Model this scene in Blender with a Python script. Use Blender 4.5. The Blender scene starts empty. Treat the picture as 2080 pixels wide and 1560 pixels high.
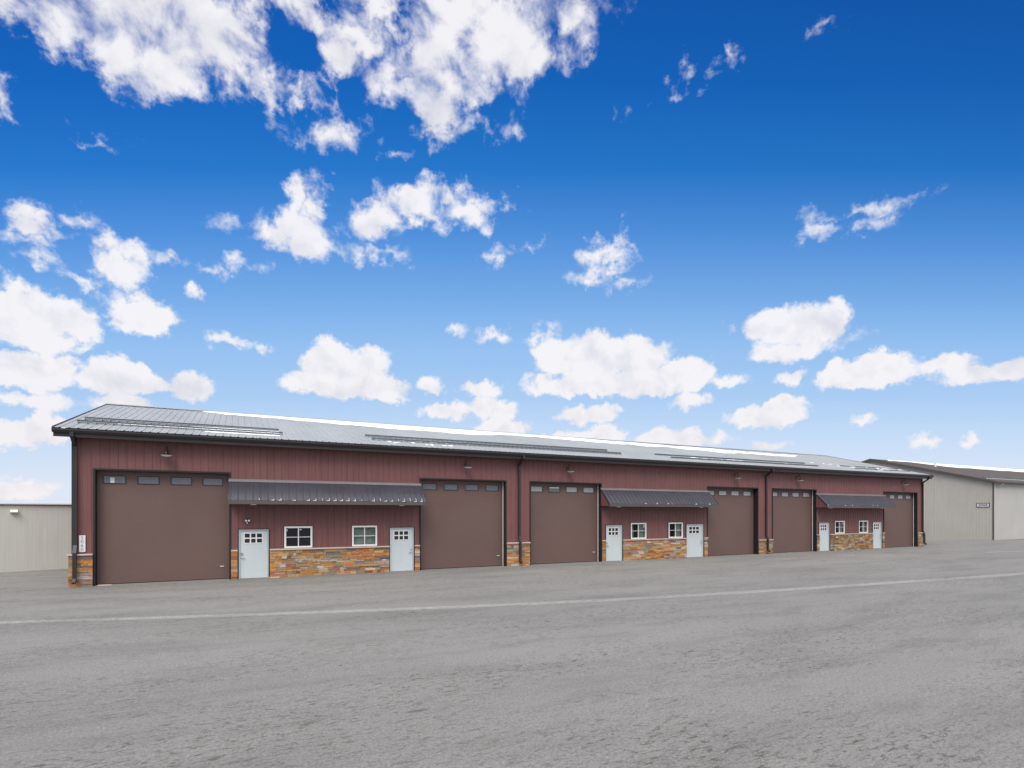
import bpy, math, random
R = math.radians
random.seed(7)
scene = bpy.context.scene
COL = scene.collection

# ------------------------------------------------------------------ camera
cam_d = bpy.data.cameras.new('camera')
cam_d.lens = 19.385; cam_d.sensor_width = 36; cam_d.shift_y = 262/2080
cam_d.clip_start = 0.1; cam_d.clip_end = 4000
cam = bpy.data.objects.new('camera', cam_d); COL.objects.link(cam)
cam.location = (5.41, -25.156, 2.70)
cam.rotation_euler = (R(90), 0, -R(26.4))
scene.camera = cam

# ------------------------------------------------------------------ exposure, sun
EXPO = 1.2
scene.view_settings.view_transform = 'Standard'
scene.view_settings.look = 'None'
scene.view_settings.exposure = EXPO
scene.view_settings.gamma = 1
SUN = (-0.40, -0.60, 0.90)
sl = math.sqrt(sum(c*c for c in SUN)); SUN = tuple(c/sl for c in SUN)
sun_d = bpy.data.lights.new('sun', 'SUN')
sun_d.energy = 1.15; sun_d.angle = R(32); sun_d.color = (1.0, 0.93, 0.84)
sun = bpy.data.objects.new('sun', sun_d); COL.objects.link(sun)
sun.location = (40, -60, 80)
sun.rotation_euler = (math.acos(SUN[2]), 0, math.atan2(SUN[1], SUN[0]) + math.pi/2)

# ------------------------------------------------------------------ sky
# every cloud puff as (bearing, elevation, half width, half height) in degrees
CLOUDS = [
    (-14.79,34.35,4.06,1.57),(-10.47,35.86,6.55,2.28),(-5.97,36.52,6.93,2.79),(-2.17,37.6,4.34,2.54),(-8.45,34.04,4.48,1.87),(-7.76,32.64,2.45,1.65),
    (-5.24,34.14,2.6,1.79),(-8.8,31.11,0.75,0.86),(1.71,39.11,0.93,1.26),(0.87,35.4,1.17,0.86),(2.34,34.79,0.85,1.51),(4.73,35.26,0.8,0.89),
    (5.93,35.86,1.53,0.5),(8.35,36.82,0.83,1.18),(9.05,35.66,0.61,1.03),(6.75,40.26,2.72,1.4),(9.51,40,4.22,1.29),(13.33,41.63,4.85,0.89),
    (9.05,38.76,1.86,1.34),(9.51,37.92,1.31,0.85),(29.98,42.04,6.88,1.69),(24.35,40.79,7.66,2.34),(20.28,39.3,7.08,1.98),(16.77,37.67,4.72,1.52),
    (18.27,36.49,3.01,1.57),(17.77,34.96,1.6,0.88),(26.91,39.76,4.86,1.81),(23.08,37.7,4.08,1.22),(33.78,40.57,1.41,0.64),(22.31,41.74,6.11,1.7),
    (25.12,35.26,1.84,0.75),(7.66,33.07,2.11,0.54),(9.75,33.95,1.17,0.4),(-10.8,28.08,0.71,0.25),(14.31,32.65,0.88,0.25),(-16.34,28.9,0.88,1.09),
    (4.51,24.58,4.18,0.86),(5.17,26.23,2.67,1.53),(4.42,28.36,0.7,1.18),(6.75,27.8,1.18,1.58),(6.38,25.44,2.03,1.1),(2.34,24.15,2.05,0.51),
    (12.36,27.15,3.08,1.41),(16.77,28.7,3.58,1.63),(19.53,29.84,2.62,1.61),(22.31,28.59,3.56,1.18),(25.63,29.24,1.84,1.01),(24.35,27.84,2.15,0.72),
    (12.75,24.57,2.42,0.82),(10.93,23.86,1.24,0.29),(24.1,24.68,1.53,0.76),(25.99,25.32,0.72,0.33),(36.28,24.58,2.58,1.42),(37.91,25.57,1.08,0.9),
    (34.28,23.22,1.2,0.51),(38.4,22.4,1.17,0.43),(35.03,25.57,1.7,0.74),(58.22,24.98,0.96,0.14),(46.51,37.19,0.81,0.37),(48.2,37.84,0.4,0.65),
    (45.96,36.42,0.55,0.37),(56.53,37.12,0.23,0.11),(41.4,36.47,0.95,0.16),(-15.07,21.94,1.44,0.99),(-13.91,21.55,2.32,0.4),(-11.92,22.59,0.76,0.34),
    (-14.79,20.52,1.22,0.34),(-14.55,19.32,1.28,0.55),(-8.97,19.63,2.04,1.33),(-9.64,21.48,0.87,0.39),(-7.69,20.92,0.88,0.92),(-11.05,18.42,0.84,0.37),
    (-5.16,21.47,0.93,0.49),(-3.15,21.57,2.4,0.46),(-0.78,21.86,1.21,0.78),(-14.79,15.12,3.13,2.01),(-15.92,16.09,1.62,1.47),(-12.38,15.07,2.18,1.56),
    (-13.91,13.48,2.38,0.96),(-7.41,16.41,2.75,1.56),(-8.39,17.12,1.73,1.07),(-5.97,16.27,1.53,1.19),(-0.78,15.54,1.7,0.72),(1.71,15.38,1.01,0.35),
    (-14.79,10.73,2.84,1.49),(-13.3,11.53,1.45,1.28),(-16.2,10.86,1.39,1.45),(-14.79,8.6,2.61,0.6),(-9.47,11.05,2.35,1.36),(-7.34,11.17,1.77,1.06),
    (-3.84,11.17,1.76,1.19),(-5.9,11.1,1.54,0.67),(-8.63,9.22,2.4,0.73),(-15.64,6.06,1.69,0.98),(-13.76,6.77,1.67,0.85),(8.21,14.37,3.05,2.28),
    (9.51,12.71,6,1.49),(6.75,12.65,3.09,1.19),(13.33,12.46,2.82,1.24),(11.4,14.6,2.39,1.62),(18.52,12.81,1.51,0.77),(22.82,12.66,2.04,0.68),
    (19.78,10.35,2.52,0.98),(24.25,10.71,2.76,1.28),(25.38,8.83,2.66,0.9),(36.52,8.01,1.98,1.09),(32.01,7.94,3.04,0.6),(34.53,10.02,2.91,0.88),
    (20.54,18.38,1.32,0.5),(24.87,17.67,2.25,0.74),(28.96,17.8,2.55,0.56),(30.59,18.42,1.02,0.37),(34.53,15.65,4.41,2.35),(38.98,15.58,3.41,1.95),
    (34.03,13.15,5.93,0.96),(40.92,13.14,6.14,1.22),(44.22,13.57,2.78,1.66),(47.63,12.76,1.78,0.54),(30.59,16.66,2.44,0.8),(52.97,16.88,3.6,1.76),
    (55.45,16.4,2.27,1.73),(50.46,17.21,2.13,0.85),(53.86,14.82,3.95,0.85),(56.91,12.37,1.29,1.09),(60.21,12.22,2.4,1.46),(59.14,11.46,3.33,0.58),
    (64.87,11.92,1.88,0.84),(66.71,10.98,2.38,0.83),(68.72,10.91,1.68,1.02),(53.17,12.45,1.14,0.65),(44.45,11.05,1.76,0.66),(50.67,9.25,3.15,1.09),
    (51.81,9.93,2,0.99),(58.84,8.23,0.87,0.34),(63.11,5.89,0.92,0.41),(66.26,5.83,0.54,0.27),(43.75,7.24,3.73,0.72),(41.16,7.48,1.67,0.73),
    (51.09,6.34,1.27,0.37),(28.7,25.81,0.72,0.33),(56.91,23.82,1.14,0.22),(-3.54,19.2,0.31,0.32),(-14.79,1.92,3.19,0.54),(-15.92,1.29,1.96,0.38),
]

def build_world():
    w = bpy.data.worlds.new('World'); scene.world = w; w.use_nodes = True
    nt = w.node_tree; nt.nodes.clear(); L = nt.links.new
    def node(t, **k):
        n = nt.nodes.new(t)
        for a, v in k.items(): setattr(n, a, v)
        return n
    def put(sock, v):
        if isinstance(v, bpy.types.NodeSocket): L(v, sock)
        else: sock.default_value = v
    def M(op, a, b=None, c=None, clamp=False):
        n = node('ShaderNodeMath', operation=op, use_clamp=clamp)
        for i, v in enumerate((a, b, c)):
            if v is not None: put(n.inputs[i], v)
        return n.outputs[0]
    def V(op, a, b=None, c=None, s=None):
        n = node('ShaderNodeVectorMath', operation=op)
        for i, v in enumerate((a, b, c)):
            if v is not None: put(n.inputs[i], v)
        if s is not None: put(n.inputs['Scale'], s)
        return n.outputs['Value' if op in ('LENGTH', 'DOT_PRODUCT') else 'Vector']
    def step(v, a, b, lo=0., hi=1.):
        n = node('ShaderNodeMapRange', interpolation_type='SMOOTHSTEP')
        put(n.inputs[0], v); put(n.inputs[1], a); put(n.inputs[2], b); put(n.inputs[3], lo); put(n.inputs[4], hi)
        return n.outputs[0]
    def noise(v, scale, detail, rough=.55, dist=0., out=0):
        n = node('ShaderNodeTexNoise')
        put(n.inputs['Vector'], v); n.inputs['Scale'].default_value = scale
        n.inputs['Detail'].default_value = detail; n.inputs['Roughness'].default_value = rough
        n.inputs['Distortion'].default_value = dist
        return n.outputs[out]
    def mix(f, a, b):
        n = node('ShaderNodeMix', data_type='RGBA')
        put(n.inputs[0], f); put(n.inputs[6], a); put(n.inputs[7], b)
        return n.outputs[2]
    tc = node('ShaderNodeTexCoord').outputs['Generated']
    D = V('NORMALIZE', tc)
    sep = node('ShaderNodeSeparateXYZ'); L(D, sep.inputs[0])
    x, y, z = sep.outputs
    az = M('DEGREES', M('ARCTAN2', x, y)); el = M('DEGREES', M('ARCSINE', z))
    cmb = node('ShaderNodeCombineXYZ'); L(az, cmb.inputs[0]); L(el, cmb.inputs[1])
    P = cmb.outputs[0]
    high = step(el, 9., 31.)
    w1 = V('SUBTRACT', noise(D, 9., 3, .5, 0, 1), (.5, .5, .5))
    w2 = V('SUBTRACT', noise(D, 34., 5, .6, 0, 1), (.5, .5, .5))
    k1 = M('MULTIPLY_ADD', high, 1.6, 1.4); k2 = M('MULTIPLY_ADD', high, 2.6, 1.9)
    w3 = V('SUBTRACT', noise(D, 95., 4, .6, 0, 1), (.5, .5, .5))
    P = V('ADD', P, V('ADD', V('SCALE', w1, s=k1), V('ADD', V('SCALE', w2, s=k2), V('SCALE', w3, s=.85))))
    P = V('MULTIPLY', P, (1, 1, 0))
    d = None
    for (cx, cy, rx, ry) in CLOUDS:
        v = V('MULTIPLY_ADD', P, (1/rx, 1/ry, 0), (-cx/rx, -cy/ry, 0))
        m = min(min(rx, ry), 2.2)
        dd = M('MULTIPLY_ADD', V('LENGTH', v), m, -m)
        d = dd if d is None else M('SMOOTH_MIN', d, dd, .25)
    fine = noise(D, 17., 11, .575, .3)
    up = V('ADD', D, (.010, -.006, .016))
    fine_up = noise(up, 17., 6, .62, .25)
    A = M('MULTIPLY_ADD', high, 3.6, 1.7)
    dc = M('MAXIMUM', d, M('MULTIPLY_ADD', high, 1.25, -2.1))     # thin upper clouds stay lacy inside
    raw = M('SUBTRACT', M('MULTIPLY', M('SUBTRACT', fine, M('MULTIPLY_ADD', high, .025, .412)), A), dc)
    width = M('MULTIPLY_ADD', high, 1.15, .34)
    dens = M('MULTIPLY', step(raw, -.08, width), M('MULTIPLY_ADD', step(el, 3., 14.), .13, .82))
    # unseen broken overcast overhead and behind the camera, added for neutral fill light
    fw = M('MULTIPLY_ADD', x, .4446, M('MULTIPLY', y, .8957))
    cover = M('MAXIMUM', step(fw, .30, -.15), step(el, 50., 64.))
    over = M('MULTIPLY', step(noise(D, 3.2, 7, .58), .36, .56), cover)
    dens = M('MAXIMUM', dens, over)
    bright = M('ADD', M('MULTIPLY', over, M('MULTIPLY_ADD', M('MAXIMUM', z, 0.), 2.9, -.25)), 1.0)   # unseen overcast brightened overhead to shape the fill light
    # shading of the puffs
    emb = M('ADD', M('SUBTRACT', fine, fine_up), M('SUBTRACT', noise(D, 7., 3, .5), noise(V('ADD', D, (.004, -.002, .05)), 7., 3, .5)))
    core = step(raw, .25, 2.6)
    lit = M('ADD', M('MULTIPLY_ADD', emb, 2.1, .92), M('MULTIPLY', core, -.15), clamp=True)
    low = step(el, 16., 3.)
    wht = mix(low, (.94, .925, .95, 1), (.97, .91, .90, 1))
    gry = mix(low, (.66, .67, .76, 1), (.70, .67, .73, 1))
    ccol = mix(lit, gry, wht)
    # clear sky by elevation
    ramp = node('ShaderNodeValToRGB'); cr = ramp.color_ramp
    stops = [(0, (.76, .81, .92)), (4, (.68, .77, .92)), (8, (.55, .70, .92)), (12, (.40, .60, .89)), (17, (.29, .52, .87)), (22, (.165, .39, .79)), (27, (.072, .27, .70)),
             (32, (.013, .175, .58)), (38, (.002, .118, .48)), (45, (.0, .082, .39)), (60, (.001, .07, .32)), (90, (.001, .06, .28))]
    while len(cr.elements) < len(stops): cr.elements.new(.5)
    for e, (p, c) in zip(cr.elements, stops): e.position = p/90; e.color = c + (1,)
    rise = M('DEGREES', M('ARCTAN2', z, M('MAXIMUM', fw, .22)))
    L(M('DIVIDE', rise, 90.), ramp.inputs[0])
    lat = M('SUBTRACT', M('MULTIPLY', x, .8957), M('MULTIPLY', y, .4446))
    dark = M('MULTIPLY_ADD', M('MULTIPLY', lat, step(rise, 12., 42.)), -.13, 1.0)
    sky = node('ShaderNodeTexSky', sky_type='NISHITA')
    sky.sun_disc = False
    sky.sun_elevation = math.asin(SUN[2]); sky.sun_rotation = math.atan2(SUN[0], SUN[1])
    K = 2**(-EXPO)/0.1
    clear = mix(.03, V('SCALE', ramp.outputs[0], s=M('MULTIPLY', dark, K)), sky.outputs[0])
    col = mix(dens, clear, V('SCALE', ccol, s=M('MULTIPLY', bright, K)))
    bg = node('ShaderNodeBackground'); bg.inputs[1].default_value = 0.1
    L(col, bg.inputs[0])
    o = node('ShaderNodeOutputWorld'); L(bg.outputs[0], o.inputs[0])
    w.cycles.sampling_method = 'MANUAL'; w.cycles.sample_map_resolution = 512
build_world()

# ------------------------------------------------------------------ mesh helpers
class MB:
    """collects quads and boxes and links them as one mesh object"""
    def __init__(s): s.v = []; s.f = []; s.c = []
    def quad(s, *p, col=None):
        n = len(s.v); s.v += [tuple(q) for q in p]; s.f.append(tuple(range(n, n+len(p)))); s.c.append(col)
    def box(s, x0, x1, y0, y1, z0, z1, col=None):
        if x0 > x1: x0, x1 = x1, x0
        if y0 > y1: y0, y1 = y1, y0
        if z0 > z1: z0, z1 = z1, z0
        n = len(s.v)
        s.v += [(x0,y0,z0),(x1,y0,z0),(x1,y1,z0),(x0,y1,z0),(x0,y0,z1),(x1,y0,z1),(x1,y1,z1),(x0,y1,z1)]
        for f in ((3,2,1,0),(4,5,6,7),(0,1,5,4),(1,2,6,5),(2,3,7,6),(3,0,4,7)):
            s.f.append(tuple(n+i for i in f)); s.c.append(col)
    def prism(s, poly, axis, a0, a1):
        """poly: list of 2D points in the two other axes, extruded along axis from a0 to a1"""
        def mk(a, p):
            q = list(p); q.insert(axis, a); return tuple(q)
        n = len(s.v); k = len(poly)
        s.v += [mk(a0, p) for p in poly] + [mk(a1, p) for p in poly]
        s.f.append(tuple(range(n, n+k))); s.c.append(None)
        s.f.append(tuple(range(n+2*k-1, n+k-1, -1))); s.c.append(None)
        for i in range(k):
            j = (i+1) % k
            s.f.append((n+i, n+k+i, n+k+j, n+j)); s.c.append(None)
    def tube(s, path, r0, r1=None, seg=12, cap=True):
        """round tube along a 3D path, radius per point allowed"""
        rs = r0 if isinstance(r0, (list, tuple)) else [r0]*len(path)
        from mathutils import Vector
        P = [Vector(p) for p in path]; n0 = len(s.v)
        for i, p in enumerate(P):
            t = (P[min(i+1, len(P)-1)]-P[max(i-1, 0)]).normalized()
            a = Vector((1, 0, 0)) if abs(t.x) < .9 else Vector((0, 1, 0))
            u = t.cross(a).normalized(); w = t.cross(u)
            for k in range(seg):
                th = 2*math.pi*k/seg
                s.v.append(tuple(p + (u*math.cos(th)+w*math.sin(th))*rs[i]))
        for i in range(len(P)-1):
            for k in range(seg):
                a = n0+i*seg+k; b = n0+i*seg+(k+1) % seg
                s.f.append((a, b, b+seg, a+seg)); s.c.append(None)
        if cap:
            s.f.append(tuple(n0+k for k in range(seg))[::-1]); s.c.append(None)
            s.f.append(tuple(n0+(len(P)-1)*seg+k for k in range(seg))); s.c.append(None)
    def lathe(s, c, prof, seg=24):
        n0 = len(s.v)
        for r, z in prof:
            for k in range(seg):
                th = 2*math.pi*k/seg
                s.v.append((c[0]+r*math.cos(th), c[1]+r*math.sin(th), c[2]+z))
        for i in range(len(prof)-1):
            for k in range(seg):
                a = n0+i*seg+k; b = n0+i*seg+(k+1) % seg
                s.f.append((a, b, b+seg, a+seg)); s.c.append(None)
    def sweep_yz(s, path, x, w, t):
        """rectangular pipe of width w (along X) and thickness t along a path in the YZ plane at x"""
        n0 = len(s.v); k = len(path)
        for i, (y, z) in enumerate(path):
            d = []
            for a, b in ((i-1, i), (i, i+1)):
                if a >= 0 and b < k:
                    dy = path[b][0]-path[a][0]; dz = path[b][1]-path[a][1]; l = math.hypot(dy, dz); d.append((dy/l, dz/l))
            dy = sum(q[0] for q in d)/len(d); dz = sum(q[1] for q in d)/len(d); l = math.hypot(dy, dz); dy /= l; dz /= l
            sc = 1/max(.5, dy*d[0][0]+dz*d[0][1])
            ny, nz = -dz*sc*t/2, dy*sc*t/2
            s.v += [(x-w/2, y+ny, z+nz), (x+w/2, y+ny, z+nz), (x+w/2, y-ny, z-nz), (x-w/2, y-ny, z-nz)]
        for i in range(k-1):
            for j in range(4):
                a = n0+4*i+j; b = n0+4*i+(j+1) % 4
                s.f.append((a, b, b+4, a+4)); s.c.append(None)
        s.f.append((n0+3, n0+2, n0+1, n0)); s.c.append(None)
        e = n0+4*(k-1); s.f.append((e, e+1, e+2, e+3)); s.c.append(None)
    def build(s, name, mat, parent=None, smooth=False, loc=(0, 0, 0)):
        me = bpy.data.meshes.new(name); me.from_pydata(s.v, [], s.f); me.update()
        if any(c is not None for c in s.c):
            at = me.attributes.new('tint', 'FLOAT_COLOR', 'CORNER'); i = 0
            for f, c in zip(s.f, s.c):
                for _ in f:
                    at.data[i].color = (c or (.3, .3, .3)) + (1,); i += 1
        if smooth:
            for p in me.polygons: p.use_smooth = True
        me.materials.append(mat)
        o = bpy.data.objects.new(name, me); COL.objects.link(o)
        o.location = loc
        if parent: o.parent = parent
        return o
def empty(name, loc=(0, 0, 0), rz=0):
    o = bpy.data.objects.new(name, None); COL.objects.link(o); o.location = loc; o.rotation_euler = (0, 0, rz); return o
def tag(o, label=None, cat=None, group=None, kind=None):
    if label: o['label'] = label
    if cat: o['category'] = cat
    if group: o['group'] = group
    if kind: o['kind'] = kind
    return o
def bevel(o, w):
    m = o.modifiers.new('bevel', 'BEVEL'); m.width = w; m.segments = 2; m.limit_method = 'ANGLE'
    return o

# ------------------------------------------------------------------ materials
def new_mat(name):
    m = bpy.data.materials.new(name); m.use_nodes = True
    nt = m.node_tree; b = nt.nodes['Principled BSDF']
    return m, nt, b
def N(nt, t, **k):
    n = nt.nodes.new(t)
    for a, v in k.items(): setattr(n, a, v)
    return n
def noise_node(nt, scale, detail=4, rough=.55, vec=None, stretch=None):
    tc = N(nt, 'ShaderNodeTexCoord'); n = N(nt, 'ShaderNodeTexNoise')
    src = tc.outputs['Object']
    if stretch:
        mp = N(nt, 'ShaderNodeMapping'); mp.inputs['Scale'].default_value = stretch[:3]
        if len(stretch) > 3: mp.inputs['Rotation'].default_value = (0, 0, stretch[3])
        nt.links.new(src, mp.inputs[0]); src = mp.outputs[0]
    nt.links.new(src, n.inputs['Vector'])
    n.inputs['Scale'].default_value = scale; n.inputs['Detail'].default_value = detail; n.inputs['Roughness'].default_value = rough
    return n
def surf(name, col, rough=.5, metal=0., vary=.12, scale=1.5, stretch=None, grain=0., grain_scale=60, bump=0., spec=.5, streak=0.):
    """painted or coated surface: slow tone variation, fine grain, optional streaks and bump"""
    m, nt, b = new_mat(name); L = nt.links.new
    n1 = noise_node(nt, scale, 5, .6, stretch=stretch)
    r1 = N(nt, 'ShaderNodeMapRange'); L(n1.outputs[0], r1.inputs[0])
    r1.inputs[1].default_value = .3; r1.inputs[2].default_value = .7
    r1.inputs[3].default_value = 1-vary; r1.inputs[4].default_value = 1+vary
    f = r1.outputs[0]
    if grain:
        n2 = noise_node(nt, grain_scale, 3, .7)
        r2 = N(nt, 'ShaderNodeMapRange'); L(n2.outputs[0], r2.inputs[0])
        r2.inputs[1].default_value = .25; r2.inputs[2].default_value = .75
        r2.inputs[3].default_value = 1-grain; r2.inputs[4].default_value = 1+grain
        mu = N(nt, 'ShaderNodeMath', operation='MULTIPLY'); L(f, mu.inputs[0]); L(r2.outputs[0], mu.inputs[1]); f = mu.outputs[0]
    if streak:
        n3 = noise_node(nt, 1, 4, .6, stretch=(9, 9, .35))
        r3 = N(nt, 'ShaderNodeMapRange'); L(n3.outputs[0], r3.inputs[0])
        r3.inputs[1].default_value = .35; r3.inputs[2].default_value = .7
        r3.inputs[3].default_value = 1+streak; r3.inputs[4].default_value = 1-streak
        mu = N(nt, 'ShaderNodeMath', operation='MULTIPLY'); L(f, mu.inputs[0]); L(r3.outputs[0], mu.inputs[1]); f = mu.outputs[0]
    vm = N(nt, 'ShaderNodeVectorMath', operation='SCALE'); vm.inputs[0].default_value = col
    L(f, vm.inputs['Scale']); L(vm.outputs[0], b.inputs['Base Color'])
    b.inputs['Roughness'].default_value = rough; b.inputs['Metallic'].default_value = metal
    b.inputs['Specular IOR Level'].default_value = spec
    if bump:
        n4 = noise_node(nt, grain_scale*1.5, 3, .6)
        bp = N(nt, 'ShaderNodeBump'); bp.inputs['Strength'].default_value = bump; bp.inputs['Distance'].default_value = .01
        L(n4.outputs[0], bp.inputs['Height']); L(bp.outputs[0], b.inputs['Normal'])
    return m
MT = {}
MT['red'] = surf('red_siding', (.166, .073, .071), .48, spec=.3, vary=.10, scale=.6, grain=.10, grain_scale=35, streak=.10)
MT['brown_door'] = surf('brown_door_skin', (.121, .074, .063), .55, vary=.06, scale=.4, grain=.14, grain_scale=45, bump=.25)
MT['dark'] = surf('dark_bronze_trim', (.024, .020, .021), .42, vary=.15, scale=2)
MT['black'] = surf('black_jamb', (.008, .008, .009), .6, vary=.1)
MT['roof'] = surf('galvalume_roof', (.29, .31, .318), .58, metal=.0, spec=.18, vary=.10, scale=.5, stretch=(1, .25, 1), grain=.05, grain_scale=18)
MT['awning'] = surf('charcoal_awning_metal', (.062, .062, .076), .27, metal=.25, vary=.12, scale=1.2)
MT['flash'] = surf('awning_flashing_metal', (.17, .155, .165), .4, vary=.1)
MT['white'] = surf('white_vinyl', (.74, .72, .70), .45, vary=.04)
MT['door_white'] = surf('white_entry_door_paint', (.50, .565, .585), .42, vary=.03, grain=.02)
MT['nickel'] = surf('satin_nickel', (.42, .42, .44), .32, metal=.9)
MT['cap'] = surf('cast_stone_cap', (.50, .43, .36), .8, vary=.12, scale=3, grain=.10)
MT['mortar'] = surf('dark_mortar', (.09, .075, .06), .9)
MT['beige'] = surf('beige_siding', (.43, .412, .362), .5, vary=.05, scale=.35, grain=.06, grain_scale=22, streak=.04)
MT['beige_front'] = surf('pale_beige_siding', (.40, .40, .375), .5, vary=.05, scale=.35, grain=.05, streak=.05)
MT['brown_trim'] = surf('grey_brown_trim', (.080, .070, .062), .5, vary=.1)
MT['brown_roof'] = surf('grey_brown_roof', (.068, .055, .047), .5, vary=.15, scale=.6)
MT['tan_left'] = surf('pale_tan_siding', (.54, .545, .50), .5, vary=.04, scale=.3, grain=.04, streak=.04)
MT['rail'] = surf('snow_rail_metal', (.14, .155, .165), .4, metal=.4)
MT['lamp_black'] = surf('black_lamp_enamel', (.010, .010, .010), .3)
MT['sign_white'] = surf('white_sign_face', (.66, .66, .66), .5, vary=.03)
MT['sign_ink'] = surf('sign_lettering', (.012, .012, .012), .5)
MT['sign_grey'] = surf('faded_sign_lettering', (.20, .22, .23), .5)
MT['interior'] = surf('dim_interior', (.05, .05, .05), .9)
MT['blind'] = surf('pale_green_window_covering', (.50, .56, .53), .8, vary=.25, scale=3)
MT['lens'] = surf('white_lamp_lens', (.80, .78, .76), .4)
MT['rubber'] = surf('black_rubber', (.012, .011, .011), .8)

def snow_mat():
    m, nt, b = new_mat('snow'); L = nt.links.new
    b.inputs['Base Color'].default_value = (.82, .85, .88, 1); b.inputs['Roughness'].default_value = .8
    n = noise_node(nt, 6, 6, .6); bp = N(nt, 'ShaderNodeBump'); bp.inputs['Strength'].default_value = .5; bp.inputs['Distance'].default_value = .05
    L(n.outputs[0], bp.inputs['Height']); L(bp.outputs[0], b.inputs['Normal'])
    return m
MT['snow'] = snow_mat()

def stone_mat():
    m, nt, b = new_mat('ledge_stone'); L = nt.links.new
    at = N(nt, 'ShaderNodeAttribute', attribute_name='tint')
    n = noise_node(nt, 9, 8, .68, stretch=(1, 1, 2.2))
    r = N(nt, 'ShaderNodeMapRange'); L(n.outputs[0], r.inputs[0]); r.inputs[1].default_value = .28; r.inputs[2].default_value = .72
    r.inputs[3].default_value = .68; r.inputs[4].default_value = 1.40
    vm = N(nt, 'ShaderNodeVectorMath', operation='SCALE'); L(at.outputs['Color'], vm.inputs[0]); L(r.outputs[0], vm.inputs['Scale'])
    n2 = noise_node(nt, 3.5, 5, .6)
    r2 = N(nt, 'ShaderNodeMapRange'); L(n2.outputs[0], r2.inputs[0]); r2.inputs[1].default_value = .52; r2.inputs[2].default_value = .72; r2.inputs[3].default_value = .10; r2.inputs[4].default_value = .42
    mx = N(nt, 'ShaderNodeMix', data_type='RGBA'); L(r2.outputs[0], mx.inputs[0]); L(vm.outputs[0], mx.inputs[6]); mx.inputs[7].default_value = (.20, .17, .14, 1)
    L(mx.outputs[2], b.inputs['Base Color']); b.inputs['Roughness'].default_value = .85; b.inputs['Specular IOR Level'].default_value = .25
    n3 = noise_node(nt, 14, 8, .7); bp = N(nt, 'ShaderNodeBump'); bp.inputs['Strength'].default_value = .8; bp.inputs['Distance'].default_value = .03
    L(n3.outputs[0], bp.inputs['Height']); L(bp.outputs[0], b.inputs['Normal'])
    return m
MT['stone'] = stone_mat()

def glass_mat(name, tint, clear, rough=.03):
    """window glass: a reflecting coat over partly see-through tinted glass"""
    m, nt, b = new_mat(name); L = nt.links.new
    tr = N(nt, 'ShaderNodeBsdfTransparent'); tr.inputs[0].default_value = (.75, .82, .80, 1)
    b.inputs['Base Color'].default_value = tint + (1,); b.inputs['Roughness'].default_value = rough; b.inputs['Specular IOR Level'].default_value = .6
    mx = N(nt, 'ShaderNodeMixShader'); mx.inputs[0].default_value = clear
    L(b.outputs[0], mx.inputs[1]); L(tr.outputs[0], mx.inputs[2]); L(mx.outputs[0], nt.nodes['Material Output'].inputs[0])
    return m
MT['glass'] = glass_mat('clear_window_glass', (.015, .022, .022), .62)
MT['glass_dark'] = glass_mat('dark_window_glass', (.008, .009, .016), .15)
MT['lite'] = glass_mat('door_lite_glass', (.012, .022, .028), .0, .06)
def glint_pane(name, col, rough):  # door glazing with the sky's reflection painted into its base colour
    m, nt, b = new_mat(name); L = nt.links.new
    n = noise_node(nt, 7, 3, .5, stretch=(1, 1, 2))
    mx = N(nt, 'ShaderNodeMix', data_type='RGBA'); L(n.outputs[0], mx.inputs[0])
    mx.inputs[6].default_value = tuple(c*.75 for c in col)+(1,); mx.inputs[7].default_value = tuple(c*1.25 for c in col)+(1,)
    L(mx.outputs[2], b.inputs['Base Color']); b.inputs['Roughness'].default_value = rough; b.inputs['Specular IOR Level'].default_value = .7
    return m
MT['frost_glint'] = glint_pane('grey_sky_reflection_glazing', (.125, .14, .17), .22)
MT['frost_glint_pale'] = glint_pane('pale_sky_reflection_glazing', (.34, .36, .37), .22)  # same glazing, brighter sky reflection in the colour

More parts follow.
